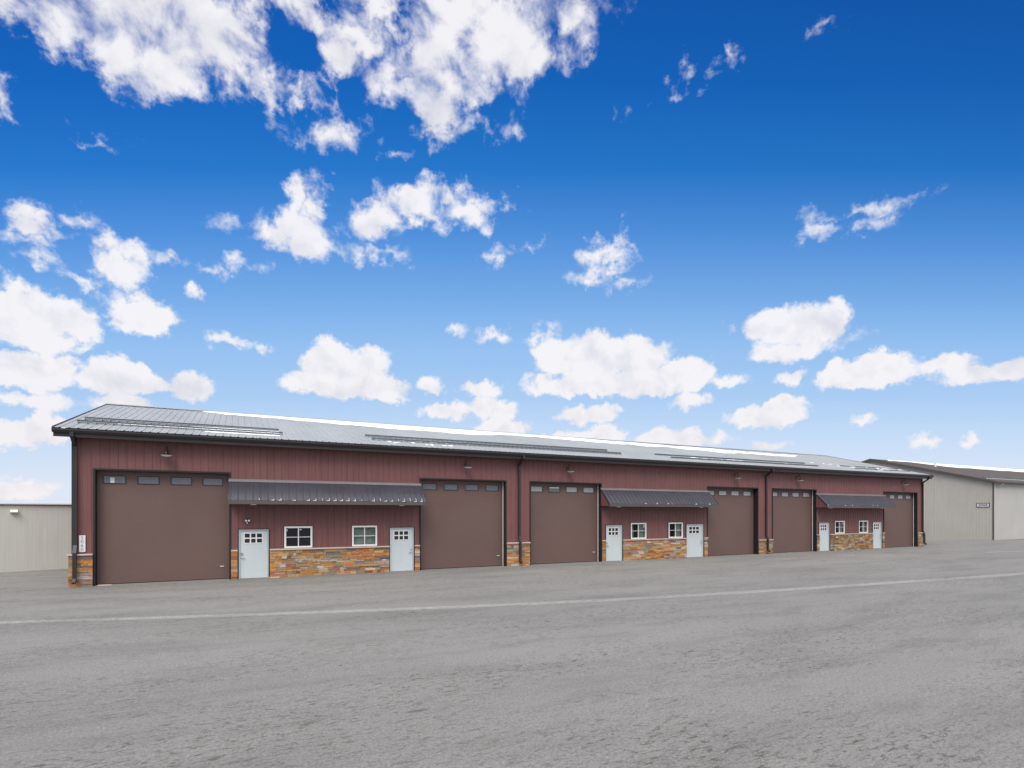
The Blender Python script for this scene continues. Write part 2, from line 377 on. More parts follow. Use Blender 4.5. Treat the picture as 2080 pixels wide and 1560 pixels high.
def asphalt_mat(paint=False):
    m, nt, b = new_mat('worn_paint' if paint else 'weathered_asphalt'); L = nt.links.new
    def rng(o, a, c, lo, hi):
        r = N(nt, 'ShaderNodeMapRange'); L(o, r.inputs[0])
        for i, v in zip((1, 2, 3, 4), (a, c, lo, hi)): r.inputs[i].default_value = v
        return r.outputs[0]
    def mul(a, c):
        mm = N(nt, 'ShaderNodeMath', operation='MULTIPLY'); L(a, mm.inputs[0]); L(c, mm.inputs[1]); return mm.outputs[0]
    grain = rng(noise_node(nt, 26, 6, .75).outputs[0], .25, .75, .50, 1.50)
    fine = rng(noise_node(nt, 95, 2, .6).outputs[0], .2, .8, .60, 1.40)
    blot = rng(noise_node(nt, .16, 5, .6, stretch=(.55, 1.5, 1, R(3))).outputs[0], .35, .7, 1.05, .90)
    patch = rng(noise_node(nt, .55, 7, .68, stretch=(.45, 1.8, 1, R(2))).outputs[0], .48, .68, 1.02, .80)
    # scuffs: short dark scratches running with the traffic, thicker inside the patches
    ns = noise_node(nt, 9.5, 10, .80, stretch=(.55, 1.55, 1, R(3))); ns.inputs['Distortion'].default_value = .9
    scuff = rng(ns.outputs[0], .515, .585, 0, 1)
    where = rng(noise_node(nt, .42, 6, .68, stretch=(.45, 1.2, 1, R(4))).outputs[0], .37, .59, .10, .92)
    specks = mul(rng(noise_node(nt, 30, 4, .75).outputs[0], .57, .66, 0, 1), rng(noise_node(nt, .8, 5, .65, stretch=(.6, 1.3, 1, 0)).outputs[0], .38, .62, .15, .85))
    mxn = N(nt, 'ShaderNodeMath', operation='MAXIMUM'); L(mul(scuff, where), mxn.inputs[0]); L(specks, mxn.inputs[1])
    sc = mxn.outputs[0]
    base = mul(mul(grain, fine), mul(blot, patch))
    vm = N(nt, 'ShaderNodeVectorMath', operation='SCALE'); vm.inputs[0].default_value = (.325, .325, .31) if paint else (.212, .209, .194); L(base, vm.inputs['Scale'])
    mx = N(nt, 'ShaderNodeMix', data_type='RGBA'); L(sc, mx.inputs[0]); L(vm.outputs[0], mx.inputs[6]); mx.inputs[7].default_value = (.078, .073, .062, 1)
    col = mx.outputs[2]
    if paint:
        gone = rng(noise_node(nt, 5, 7, .75).outputs[0], .40, .58, .35, 1.0)
        vm2 = N(nt, 'ShaderNodeVectorMath', operation='SCALE'); vm2.inputs[0].default_value = (.212, .209, .194); L(base, vm2.inputs['Scale'])
        m2 = N(nt, 'ShaderNodeMix', data_type='RGBA'); L(gone, m2.inputs[0]); L(vm2.outputs[0], m2.inputs[6]); L(col, m2.inputs[7]); col = m2.outputs[2]
    L(col, b.inputs['Base Color']); b.inputs['Roughness'].default_value = .92; b.inputs['Specular IOR Level'].default_value = .2
    bp = N(nt, 'ShaderNodeBump'); bp.inputs['Strength'].default_value = .25; bp.inputs['Distance'].default_value = .015
    L(grain, bp.inputs['Height']); L(bp.outputs[0], b.inputs['Normal'])
    return m
MT['asphalt'] = asphalt_mat(); MT['paint'] = asphalt_mat(True)

# ------------------------------------------------------------------ ground
def sstep(a, b, v):
    t = max(0., min(1., (v-a)/(b-a))); return t*t*(3-2*t)
def ground_z(x, y):
    return -.06*max(0., min(25., y-2.75))*sstep(57.5, 61.5, x)
def make_ground():
    xs = [-900, -200, -60, -20, 0, 20, 40, 54, 57, 58, 59, 60, 61, 62, 66, 70, 76, 84, 100, 200, 1500]
    ys = [-900, -200, -60, -25, -12, -6, -3, 0, 2.75, 4, 6, 9, 12, 16, 20, 24, 27.75, 32, 60, 200, 1500]
    b = MB()
    b.v = [(x, y, ground_z(x, y)) for y in ys for x in xs]; w = len(xs)
    for j in range(len(ys)-1):
        for i in range(w-1):
            b.f.append((j*w+i, j*w+i+1, (j+1)*w+i+1, (j+1)*w+i)); b.c.append(None)
    tag(b.build('pavement', MT['asphalt'], smooth=True), 'weathered grey asphalt yard in front of the buildings', None, None, 'structure')
make_ground()
def stripe(pts, widths, label):
    # Catmull-Rom through the surveyed points
    P = []; Wd = []
    for i in range(len(pts)-1):
        p0 = pts[max(i-1, 0)]; p1 = pts[i]; p2 = pts[i+1]; p3 = pts[min(i+2, len(pts)-1)]
        for k in range(14):
            t = k/14
            P.append(tuple(.5*((2*p1[c])+(-p0[c]+p2[c])*t+(2*p0[c]-5*p1[c]+4*p2[c]-p3[c])*t*t+(-p0[c]+3*p1[c]-3*p2[c]+p3[c])*t**3) for c in (0, 1)))
            Wd.append(widths[i]*(1-t)+widths[i+1]*t)
    P.append(pts[-1]); Wd.append(widths[-1])
    b = MB()
    rows = []
    for i, (p, w) in enumerate(zip(P, Wd)):
        a = P[max(i-1, 0)]; c = P[min(i+1, len(P)-1)]
        dx, dy = c[0]-a[0], c[1]-a[1]; l = math.hypot(dx, dy); nx, ny = -dy/l, dx/l
        j0 = random.uniform(-.02, .02); j1 = random.uniform(-.02, .02)
        rows.append(((p[0]+nx*(w/2+j0), p[1]+ny*(w/2+j0), .004), (p[0]-nx*(w/2+j1), p[1]-ny*(w/2+j1), .004)))
    for r0, r1 in zip(rows, rows[1:]): b.quad(r0[1], r1[1], r1[0], r0[0])
    return tag(b.build('road_marking', MT['paint']), label, None, None, 'structure')
stripe([(-9, -5.0), (0.16, -7.41), (5.6, -8.94), (12.64, -10.59), (21.88, -11.96), (36.8, -13.28), (58, -14.6)], [.36, .36, .40, .44, .48, .54, .54],
       'long faded white stripe curving across the yard')
stripe([(51.2, -5.8), (55.5, -6.19), (75, -7.6)], [.35, .38, .4], 'short faded white stripe near the gable building')

# ------------------------------------------------------------------ corrugated sheets
PITCH = .27
def rib_profile(s0, s1, h=.019, phase=0.):
    """(s, height) points of ribbed sheet between s0 and s1"""
    pts = []
    k = math.floor((s0-phase)/PITCH)-1
    raw = []
    while k*PITCH+phase < s1+PITCH:
        c = k*PITCH+phase
        raw += [(c-.034, 0), (c-.013, h), (c+.013, h), (c+.034, 0),
                (c+PITCH/2-.020, 0), (c+PITCH/2-.008, h*.22), (c+PITCH/2+.008, h*.22), (c+PITCH/2+.020, 0)]
        k += 1
    def at(s):
        for a, b in zip(raw, raw[1:]):
            if a[0] <= s <= b[0]: return a[1]+(b[1]-a[1])*(s-a[0])/(b[0]-a[0])
        return 0
    return [(s0, at(s0))] + [p for p in raw if s0 < p[0] < s1] + [(s1, at(s1))]
def ribbed(mb, s0, s1, z0, z1, P, h=.019, phase=0.):
    """P(s, height, z) -> xyz;  z0/z1 numbers or functions of s"""
    f0 = z0 if callable(z0) else (lambda s: z0); f1 = z1 if callable(z1) else (lambda s: z1)
    pr = rib_profile(s0, s1, h, phase)
    for (a, ha), (b, hb) in zip(pr, pr[1:]):
        mb.quad(P(a, ha, f0(a)), P(b, hb, f0(b)), P(b, hb, f1(b)), P(a, ha, f1(a)))

# ------------------------------------------------------------------ the red metal building
W = 18.29; LEN = 3*W
EAVE_Y, EAVE_Z, RID_Y, RID_Z = -.50, 5.74, 8.5, 8.12
SLOPE = (RID_Z-EAVE_Z)/(RID_Y-EAVE_Y)
BACK_Y = 2*RID_Y
DH = 4.30                                   # overhead door opening height
BAYS = [dict(x=0, d2=(11.64, 12.75)), dict(x=W, d2=(11.36, 12.72)), dict(x=2*W, d2=(11.66, 12.77))]
OH = [(.66, 5.09), (13.09, 17.52)]          # overhead door openings in a bay
D1 = (5.43, 6.54)
WIN = [(7.15, 8.27), (9.94, 11.05)]
CAPZ = 1.20
red = tag(empty('metal_building'), 'long dark red ribbed metal building with brown overhead doors, stone base and grey roof', 'building')

front = lambda s, h, z: (s, -h, z)
wb = MB()
ribbed(wb, 0, LEN, DH, 5.47, front)
for b in BAYS:
    x = b['x']; d2 = b['d2']
    ribbed(wb, x+0, x+OH[0][0], 0.9, DH, front)
    ribbed(wb, x+OH[1][1], x+W, 0.9, DH, front)
    ribbed(wb, x+OH[0][1], x+OH[1][0], 2.14, DH, front)
    ribbed(wb, x+OH[0][1], x+D1[0], 1.1, 2.14, front)
    ribbed(wb, x+D1[0], x+D1[1], 2.04, 2.14, front)
    ribbed(wb, x+D1[1], x+WIN[0][0], 1.1, 2.14, front)
    ribbed(wb, x+WIN[0][1], x+WIN[1][0], 1.1, 2.14, front)
    ribbed(wb, x+WIN[1][1], x+d2[0], 1.1, 2.14, front)
    ribbed(wb, x+d2[0], x+d2[1], 2.04, 2.14, front)
    ribbed(wb, x+d2[1], x+OH[1][0], 1.1, 2.14, front)
    for w0, w1 in WIN: ribbed(wb, x+w0, x+w1, 1.1, 1.19, front)
    # foundation stem wall behind the stone
    for a, c in ((0, OH[0][0]), (OH[0][1], D1[0]), (D1[1], d2[0]), (d2[1], OH[1][0]), (OH[1][1], W)):
        wb.box(x+a+.004, x+c-.004, -.012, .06, 0, .93 if a == 0 or c == W else 1.13)
wb.build('front_wall', MT['red'], red)
gz = lambda y: EAVE_Z-.06+SLOPE*(min(y, BACK_Y-y)-EAVE_Y)
gb = MB()
ribbed(gb, 0, BACK_Y, 0, gz, lambda s, h, z: (-h, s, z)); gb.build('gable_wall', MT['red'], red)
gb = MB()
ribbed(gb, 0, BACK_Y, 0, gz, lambda s, h, z: (LEN+h, s, z)); gb.build('gable_wall', MT['red'], red)
gb = MB(); ribbed(gb, 0, LEN, 0, 5.5, lambda s, h, z: (s, BACK_Y+h, z)); gb.build('back_wall', MT['red'], red)
ib = MB(); ib.quad((.1, 5.2, 0), (LEN-.1, 5.2, 0), (LEN-.1, 5.2, 5.4), (.1, 5.2, 5.4)); ib.quad((.1, .4, 5.4), (LEN-.1, .4, 5.4), (LEN-.1, 5.2, 5.4), (.1, 5.2, 5.4))
ib.build('inner_liner', MT['interior'], red)
for q in ((-.032, .10, -.036, .10, 1.2, 5.45), (LEN-.10, LEN+.032, -.036, .10, .9, 5.45), (-.035, .035, BACK_Y-.07, BACK_Y+.04, 0, 5.45), (LEN-.035, LEN+.035, BACK_Y-.07, BACK_Y+.04, 0, 5.45)):
    cb = MB(); cb.box(*q); cb.build('corner_trim', MT['dark'], red)

# roof
OV = .45
def roof_pt(s, h, t):
    """s along the building, t from the eave (0) to the ridge (1), h above the sheet"""
    n = math.hypot(1, SLOPE)
    return (s, EAVE_Y+(RID_Y-EAVE_Y)*t - h*SLOPE/n, EAVE_Z+(RID_Z-EAVE_Z)*t + h/n)
rb = MB()
ribbed(rb, -OV, LEN+OV, 0, 1, roof_pt, .022)
def back_pt(s, h, t):
    p = roof_pt(s, h, t); return (p[0], BACK_Y-p[1], p[2])
ribbed(rb, -OV, LEN+OV, 0, 1, back_pt, .022)
roof = rb.build('roof', MT['roof'], red)
rc = MB()
rc.prism([(RID_Y-.22, RID_Z-.015), (RID_Y, RID_Z+.062), (RID_Y+.22, RID_Z-.015), (RID_Y, RID_Z+.045)], 0, -OV-.02, LEN+OV+.02)
rc.build('ridge_cap', MT['roof'], roof)
for x0, x1 in ((-OV-.035, -OV), (LEN+OV, LEN+OV+.035)):
    rk = MB()
    p = [(EAVE_Y-.02, EAVE_Z+.03), (RID_Y, RID_Z+.036), (BACK_Y-EAVE_Y+.02, EAVE_Z+.03), (BACK_Y-EAVE_Y+.02, EAVE_Z-.16), (RID_Y, RID_Z-.15), (EAVE_Y-.02, EAVE_Z-.16)]
    rk.prism(p, 0, x0, x1); rk.build('rake_trim', MT['dark'], roof)
fb = MB()
fb.box(-OV, LEN+OV, EAVE_Y+.0, EAVE_Y+.04, 5.42, 5.705)
fb.build('fascia', MT['dark'], red)
sb = MB()
sb.box(-OV, LEN+OV, EAVE_Y+.04, -.022, 5.47, 5.49)
for x0, x1 in ((-OV, -.03), (LEN+.03, LEN+OV)):
    sb.quad((x0, -.02, 5.62), (x1, -.02, 5.62), (x1, RID_Y, RID_Z-.14), (x0, RID_Y, RID_Z-.14))
    sb.quad((x0, RID_Y, RID_Z-.14), (x1, RID_Y, RID_Z-.14), (x1, BACK_Y, 5.62), (x0, BACK_Y, 5.62))
sb.build('soffit', MT['dark'], red)
gt = MB()
gt.prism([(-.502, 5.715), (-.502, 5.56), (-.58, 5.56), (-.625, 5.64), (-.625, 5.70), (-.615, 5.70), (-.615, 5.645), (-.575, 5.57), (-.512, 5.57), (-.512, 5.715)], 0, -OV-.02, LEN+OV+.02)
gt.build('gutter', MT['dark'], red)

# downspouts
for k, x in enumerate((.09, W-.02, 2*W-.02, LEN-.06)):
    s = MB()
    zc = 1.20 if k < 2 else .95
    s.sweep_yz([(-.56, 5.60), (-.56, 5.46), (-.085, 5.14), (-.085, zc+.32), (-.20, zc+.04), (-.20, .30), (-.33, .17)], x, .115, .09)
    s.build('downspout', MT['dark'], red)

# snow rails on the roof
def roof_xyz(x, y, h):
    return roof_pt(x, h, (y-EAVE_Y)/(RID_Y-EAVE_Y))
def snow_rail(x0, x1, y, hh=.12):
    b = MB()
    for h0, h1 in ((.035, .060), (hh-.045, hh+.012)):
        n = 4
        a = [roof_xyz(x0, y-.02, h0), roof_xyz(x0, y+.02, h0), roof_xyz(x0, y+.02, h1), roof_xyz(x0, y-.02, h1)]
        c = [(x1,)+q[1:] for q in a]
        b.quad(*a[::-1]); b.quad(*c)
        for i in range(4): b.quad(a[i], a[(i+1) % 4], c[(i+1) % 4], c[i])
    k = math.ceil(x0/PITCH)
    while k*PITCH < x1:
        x = k*PITCH; w = .014
        for (ya, ha), (yb, hb) in (((y, .0), (y, hh)), ((y-.16, .022), (y, hh-.02))):
            p = [roof_xyz(x-w, ya-.012, ha), roof_xyz(x+w, ya-.012, ha), roof_xyz(x+w, yb-.012, hb), roof_xyz(x-w, yb-.012, hb)]
            q = [roof_xyz(x-w, ya+.012, ha), roof_xyz(x+w, ya+.012, ha), roof_xyz(x+w, yb+.012, hb), roof_xyz(x-w, yb+.012, hb)]
            b.quad(*p); b.quad(*q[::-1]); b.quad(p[0], p[3], q[3], q[0]); b.quad(p[1], q[1], q[2], p[2]); b.quad(p[3], p[2], q[2], q[3])
        k += 1
    b.build('snow_rail', MT['rail'], roof)
for a in ((.0, 7.05, 1.85, .13), (-.05, 7.15, .83, .13), (10.9, 25.2, 1.92, .12), (11.0, 25.4, .88, .12), (28.6, 42.7, 1.62, .09), (29.0, 42.8, .62, .09), (46.6, 54.3, 1.6, .06), (47.2, 54.5, .7, .06)):
    snow_rail(*a)

# snow left on the roof
from mathutils import noise as mnoise, Vector
def fb1(x, s=1., oct=4):
    v = 0; a = .5
    for _ in range(oct): v += a*mnoise.noise(Vector((x*s, 3.7, 1.3))); s *= 2.1; a *= .55
    return v
def lerp_pts(pts, x):
    for (a, va), (b, vb) in zip(pts, pts[1:]):
        if a <= x <= b: return va+(vb-va)*(x-a)/(b-a)
    return pts[0][1] if x < pts[0][0] else pts[-1][1]
def snow_sheet(mb, xs, top, low, thick, pt):
    """a lens of snow between the curves top(x) and low(x) on the roof plane"""
    prev = None
    for x in xs:
        t, l = top(x), low(x)
        row = []
        for u, hgt in ((0, .45), (.25, .95), (.6, 1.), (.86, .8), (1, .05)):
            row.append(pt(x, t+(l-t)*u, .012 + thick*hgt*min(1, (t-l)/.4)))
        if prev:
            for i in range(4): mb.quad(prev[i], prev[i+1], row[i+1], row[i])
        prev = row
sm = MB()
low_pts = [(2.6, 8.2), (4, 7.75), (6, 7.2), (8.2, 6.6), (10.5, 6.1), (13.1, 5.4), (16, 5.3), (18.6, 5.2), (19.4, 5.4), (20.4, 6.7), (22.5, 6.9), (25, 6.3), (28.5, 5.7), (30.5, 6.2), (32, 5.5), (34.2, 6.2), (35.4, 5.2), (38.6, 4.2), (41, 5.0), (44, 4.7), (47, 5.4), (48.8, 6.2), (50, 7.4)]
xs = [2.6+i*.07 for i in range(int((50-2.6)/.07))]
lowf = lambda x: min(8.28, 8.3-.78*(8.3-lerp_pts(low_pts, x))+.9*fb1(x, .55)+.22*fb1(x+40, 3.))
topf = lambda x: 8.30 if x < 27 else max(lowf(x)+.02, 8.30-min(2.2, (x-27)*.12)*(.5+1.5*abs(fb1(x, .30))))
snow_sheet(sm, xs, topf, lowf, .05, roof_xyz)
# drift caught between the first pair of rails
xs = [1.2+i*.06 for i in range(int(5.9/.06))]
snow_sheet(sm, xs, lambda x: 1.30+.10*fb1(x, 1.1)+.22*sstep(3, 5, x), lambda x: .98-.05*sstep(3, 5, x)+.12*fb1(x+9, 1.6), .085, roof_xyz)
xs = [4.2+i*.05 for i in range(int(2.9/.05))]
snow_sheet(sm, xs, lambda x: .60+.04*fb1(x, 2), lambda x: .34+.30*abs(fb1(x, 6)), .03, roof_xyz)
def crumbs(x0, x1, y, n, smax):
    for _ in range(n):
        x = random.uniform(x0, x1); l = random.uniform(.1, smax)
        xs = [x+l*i/6 for i in range(7)]
        yy = y+random.uniform(-.22, .22); wd = random.uniform(.05, .16)
        snow_sheet(sm, xs, lambda q: yy+wd*math.sin(math.pi*(q-x)/l+.001)+.01, lambda q: yy-wd*.7*math.sin(math.pi*(q-x)/l+.001), .06, roof_xyz)
crumbs(11.2, 16, 1.35, 16, .4); crumbs(11.4, 15, .45, 10, .3); crumbs(30, 42, 1.1, 26, 1.2); crumbs(37, 42.5, 1.9, 10, 1.6); crumbs(46, 54, 1.5, 16, .9); crumbs(49.5, 54, .8, 10, 1.2); crumbs(43.5, 47, 2.3, 4, .8)
tag(sm.build('snow', MT['snow'], smooth=True), 'thin melting snow left along the ridge and rails of the red building roof', 'snow', None, 'stuff')

# overhead doors
REC = .30
PANES = [(.21, .88), (1.30, 1.96), (2.39, 3.06), (3.49, 4.16)]
oh_root = []
def overhead_door(x0, x1, idx):
    d = MB()
    # flush sections with a hairline groove between them
    zs = [.03, .56, 1.09, 1.62, 2.15, 2.68, 3.21, 3.74, DH+.05]
    for a, b in zip(zs, zs[1:-1]): d.box(x0, x1, REC, REC+.05, a, b-.0008)
    a, b = zs[-2], zs[-1]
    px = [x0]+[x0+v for p in PANES for v in p]+[x1]
    d.box(x0, x1, REC, REC+.05, a, 3.835); d.box(x0, x1, REC, REC+.05, 4.095, b)
    for i in range(0, len(px), 2): d.box(px[i], px[i+1], REC, REC+.05, 3.835, 4.095)
    door = d.build('overhead_door', MT['brown_door'], red)
    for k, (p0, p1) in enumerate(PANES):
        f = MB(); a, b = x0+p0, x0+p1; t = .035
        f.box(a-t, b+t, REC-.012, REC-.001, 4.095, 4.095+t); f.box(a-t, b+t, REC-.012, REC-.001, 3.835-t, 3.835)
        f.box(a-t, a, REC-.012, REC-.001, 3.835, 4.095); f.box(b, b+t, REC-.012, REC-.001, 3.835, 4.095)
        f.build('window_frame', MT['dark'], door)
        g = MB(); g.box(a, b, REC+.008, REC+.02, 3.835, 4.095)
        pale = idx in (2, 3, 4, 5) and not (idx == 2 and k == 1)  # these panes get the brighter painted sky reflection
        g.build('window_pane', MT['frost_glint_pale' if pale else 'frost_glint'], door)
        if idx == 0 and k == 0:
            h = MB(); h.box(a+.20, a+.33, REC-.004, REC+.006, 3.845, 4.04); h.build('paper_notice', MT['sign_white'], door)
        if idx == 2 and k == 1:
            h = MB(); h.box(a+.03, b-.03, REC-.002, REC+.006, 4.02, 4.085); h.build('paper_notice', MT['sign_white'], door)
    s = MB(); s.box(x0, x1, REC-.01, REC+.05, 0.0, .03); s.build('bottom_seal', MT['rubber'], door)
    if idx in (0, 1, 2):
        h = MB(); h.box(x1-.34, x1-.20, REC-.035, REC-.02, .515, .545); h.box(x1-.335, x1-.32, REC-.02, REC-.001, .52, .54); h.box(x1-.22, x1-.205, REC-.02, REC-.001, .52, .54)
        h.build('handle', MT['white'], door)
    j = MB(); t = .055
    j.box(x0-t, x0+.012, -.038, REC+.06, 0, DH+t); j.box(x1-.012, x1+t, -.038, REC+.06, 0, DH+t); j.box(x0+.012, x1-.012, -.038, REC+.06, DH-.012, DH+t)
    j.build('door_jamb', MT['black'], red)
    if idx in (1, 2, 4, 5):
        s = MB(); s.box(x1-.040, x1-.013, REC-.085, REC-.06, .01, DH-.013); s.build('weather_seal', MT['white'], red)
i = 0
for b in BAYS:
    for a, c in OH:
        overhead_door(b['x']+a, b['x']+c, i); i += 1

# entry doors
def entry_door(x0, x1, hinge_right, idx):
    t = .035; z1 = 2.02; y = .035
    fr = MB()
    fr.box(x0, x0+t, -.02, .10, 0, z1); fr.box(x1-t, x1, -.02, .10, 0, z1); fr.box(x0+t, x1-t, -.02, .10, z1-t, z1)
    a, b = x0+t+.004, x1-t-.004; w = b-a
    lx0, lx1 = a+w*.17, a+w*.80; lz0, lz1 = 1.47, 1.85
    d = MB()
    d.box(a, b, y, y+.045, .012, lz0-.03); d.box(a, b, y, y+.045, lz1+.03, z1-t-.004)
    d.box(a, lx0-.03, y, y+.045, lz0-.03, lz1+.03); d.box(lx1+.03, b, y, y+.045, lz0-.03, lz1+.03)
    # two raised panels low on the leaf
    pw = (w-.36)/2
    for k in range(2):
        px = a+.13+k*(pw+.10)
        for q0, q1, r0, r1 in ((px, px+pw, .30, .312), (px, px+pw, 1.22, 1.232), (px, px+.012, .312, 1.22), (px+pw-.012, px+pw, .312, 1.22)):
            d.box(q0, q1, y-.006, y-.0002, r0, r1)
    door = d.build('entry_door', MT['door_white'], red)
    fr.build('door_frame', MT['door_white'], door)
    g = MB(); g.box(lx0, lx1, y+.018, y+.026, lz0, lz1); g.build('door_glazing', MT['lite'], door)
    m = MB(); lw = lx1-lx0; lh = lz1-lz0; bar = .025
    m.box(lx0-.03, lx1+.03, y-.012, y+.016, lz1, lz1+.03); m.box(lx0-.03, lx1+.03, y-.012, y+.016, lz0-.03, lz0)
    m.box(lx0-.03, lx0, y-.012, y+.016, lz0, lz1); m.box(lx1, lx1+.03, y-.012, y+.016, lz0, lz1)
    for k in (1, 2):
        c = lx0+lw*k/3; m.box(c-bar, c+bar, y-.008, y+.016, lz0, lz1)
    for k in range(3):
        u0 = lx0 if k == 0 else lx0+lw*k/3+bar; u1 = lx1 if k == 2 else lx0+lw*(k+1)/3-bar
        m.box(u0, u1, y-.008, y+.016, lz0+lh/2-bar, lz0+lh/2+bar)
    m.build('door_muntins', MT['white'], door)
    kx = (b-.07) if not hinge_right else (a+.07); sgn = -1 if not hinge_right else 1
    h = MB(); h.tube([(kx, y, .86), (kx, y-.018, .86)], .034, seg=16); h.tube([(kx, y-.018, .86), (kx, y-.05, .86), (kx+sgn*.03, y-.055, .86), (kx+sgn*.13, y-.05, .855)], [.012, .012, .013, .010], seg=10)
    h.build('door_handle', MT['nickel'], door)
    h = MB(); h.tube([(kx, y, 1.0), (kx, y-.022, 1.0)], .032, seg=16)
    if idx == 0: h.box(kx-.035, kx+.035, y-.03, y-.001, .965, 1.07)
    h.build('deadbolt', MT['nickel'], door)
    j = MB(); t2 = .045
    j.box(x0-t2, x0-.001, -.036, .10, 0, z1+t2-.012); j.box(x1+.001, x1+t2, -.036, .10, 0, z1+t2-.012); j.box(x0-.001, x1+.001, -.036, .10, z1+.001, z1+t2-.012)
    j.build('door_casing', MT['dark'], door)
for i, b in enumerate(BAYS):
    entry_door(b['x']+D1[0], b['x']+D1[1], True, 2*i)
    entry_door(b['x']+b['d2'][0], b['x']+b['d2'][1], False, 2*i+1)

# windows
def window(x0, x1, idx):
    z0, z1 = 1.215, 2.13; t = .072
    f = MB()
    f.box(x0, x1, -.045, .05, z1-t, z1); f.box(x0, x1, -.045, .05, z0, z0+t)
    f.box(x0, x0+t, -.045, .05, z0+t, z1-t); f.box(x1-t, x1, -.045, .05, z0+t, z1-t)
    win = f.build('window', MT['white'], red)
    m = MB(); cx = (x0+x1)/2; cz = (z0+z1)/2
    m.box(cx-.019, cx+.019, -.022, .025, z0+t, z1-t); m.box(x0+t, cx-.019, -.018, .02, cz-.012, cz+.012); m.box(cx+.019, x1-t, -.018, .02, cz-.012, cz+.012)
    m.build('window_muntins', MT['white'], win)
    g = MB(); g.quad((x0+t, .015, z0+t), (x1-t, .015, z0+t), (x1-t, .015, z1-t), (x0+t, .015, z1-t))
    g.build('window_pane', MT['glass_dark' if idx == 0 else 'glass'], win)
    c = MB()
    c.box(x0-.03, x0-.001, -.03, .03, z0-.002, z1+.028); c.box(x1+.001, x1+.03, -.03, .03, z0-.002, z1+.028); c.box(x0-.001, x1+.001, -.03, .03, z1+.001, z1+.028)
    c.build('window_casing', MT['dark'], win)
    if idx == 0:
        for q in ((x0+t+.005, x0+t+.05, .003, .010, z1-t-.13, z1-t-.05), (cx+.05, cx+.12, .003, .010, z1-t-.09, z1-t-.05)):
            s = MB(); s.box(*q); s.build('window_sticker', MT['sign_white'], win)
    else:
        # sheets hung inside the glass
        s = MB()
        if idx == 1:
            s.quad((x0+t, .09, z0+t), (x1-t, .10, z0+t), (x1-t, .10, z1-t), (x0+t, .09, z1-t))
            s.quad((x0+t+.02, .07, z0+t), (cx-.05, .06, z0+t), (cx-.05, .06, cz-.02), (x0+t+.02, .07, cz-.06))
            s.quad((cx+.22, .06, z0+t), (cx+.30, .06, z0+t), (x1-t-.02, .06, cz-.03), (x1-t-.07, .06, cz-.03))
        else:
            lo = cx+.02 if idx != 5 else cx
            pts = 9
            for k in range(pts):
                a = lo+(x1-t-lo)*k/pts; e = lo+(x1-t-lo)*(k+1)/pts
                s.quad((a, .09+.02*(k % 2), z0+t), (e, .09+.02*((k+1) % 2), z0+t), (e, .09+.02*((k+1) % 2), z1-t), (a, .09+.02*(k % 2), z1-t))
            if idx in (2, 4): s.quad((x0+t+.03, .3, z0+t), (cx-.05, .35, z0+t), (cx-.05, .35, z1-t-.12*idx/4), (x0+t+.03, .3, z1-t-.1))
        s.build('window_covering', MT['blind'], win)
        if idx in (2, 4):
            s = MB(); s.box(x1-t-.10, x1-t-.04, .003, .010, z1-t-.20, z1-t-.02); s.build('window_sticker', MT['sign_white'], win)
i = 0
for b in BAYS:
    for a, c in WIN:
        window(b['x']+a, b['x']+c, i); i += 1

# stacked stone base
PAL = [((.43, .185, .055), 5), ((.36, .145, .06), 3), ((.40, .255, .13), 5), ((.28, .22, .165), 3), ((.13, .115, .10), 2), ((.42, .385, .34), 3), ((.46, .26, .085), 4), ((.22, .19, .16), 2)]
PAL3 = [((.34, .20, .09), 4), ((.27, .15, .075), 3), ((.36, .29, .18), 4), ((.23, .19, .14), 4), ((.10, .085, .07), 2), ((.40, .36, .29), 2), ((.36, .19, .075), 3)]
def stones(x0, x1, ztop, pal, left_end=False):
    b = MB(); b.box(x0+.012, x1-.012, -.05, -.013, .0, ztop-.002, col=(.075, .06, .05))
    cols = [c for c, n in pal for _ in range(n)]
    z = .0
    while z < ztop-.01:
        h = random.choice((.065, .085, .10, .12, .135))
        if ztop-z-h < .04: h = ztop-z
        x = x0
        while x < x1-.005:
            l = random.choice((.18, .26, .34, .42, .5, .62))*random.uniform(.8, 1.2)
            if x1-x-l < .10: l = x1-x
            c = random.choice(cols); k = random.uniform(.75, 1.2); c = tuple(min(.8, v*k*random.uniform(.92, 1.08)) for v in c)
            parts = [(z, z+h)] if (h < .08 or random.random() < .72) else [(z, z+h*.5), (z+h*.5, z+h)]
            for a, e in parts:
                dp = random.uniform(.075, .115)
                b.box(x+.003, x+l-.003, -dp, -.05, a+.003, e-.003, col=c)
            x += l
        z += h
    st = b.build('stone_base', MT['stone'], red)
    cp = MB(); cp.box(x0-(.03 if left_end else 0), x1, -.15, -.021, ztop, ztop+.055); cp.build('stone_cap', MT['cap'], st)
for i, b in enumerate(BAYS):
    x = b['x']; d2 = b['d2']; p = PAL if i < 2 else PAL3
    if i == 0: stones(-.12, OH[0][0]-.058, CAPZ-.055, p, True)
    else:
        zc = CAPZ-.055 if i == 1 else .90
        stones(x+OH[1][1]-W+.058, x+OH[0][0]-.058, zc, p)
    stones(x+OH[0][1]+.058, x+D1[0]-.047, CAPZ-.055, p)
    stones(x+D1[1]+.047, x+d2[0]-.047, CAPZ-.055, p)
    stones(x+d2[1]+.047, x+OH[1][0]-.058, CAPZ-.055, p)
stones(LEN-W+OH[1][1]+.058, LEN+.10, 1.08, PAL3)
# stone return on the left gable
sb = MB(); sb.box(-.115, -.022, -.045, .5, 0, CAPZ-.056, col=(.26, .19, .10)); sb.build('stone_return', MT['stone'], red)

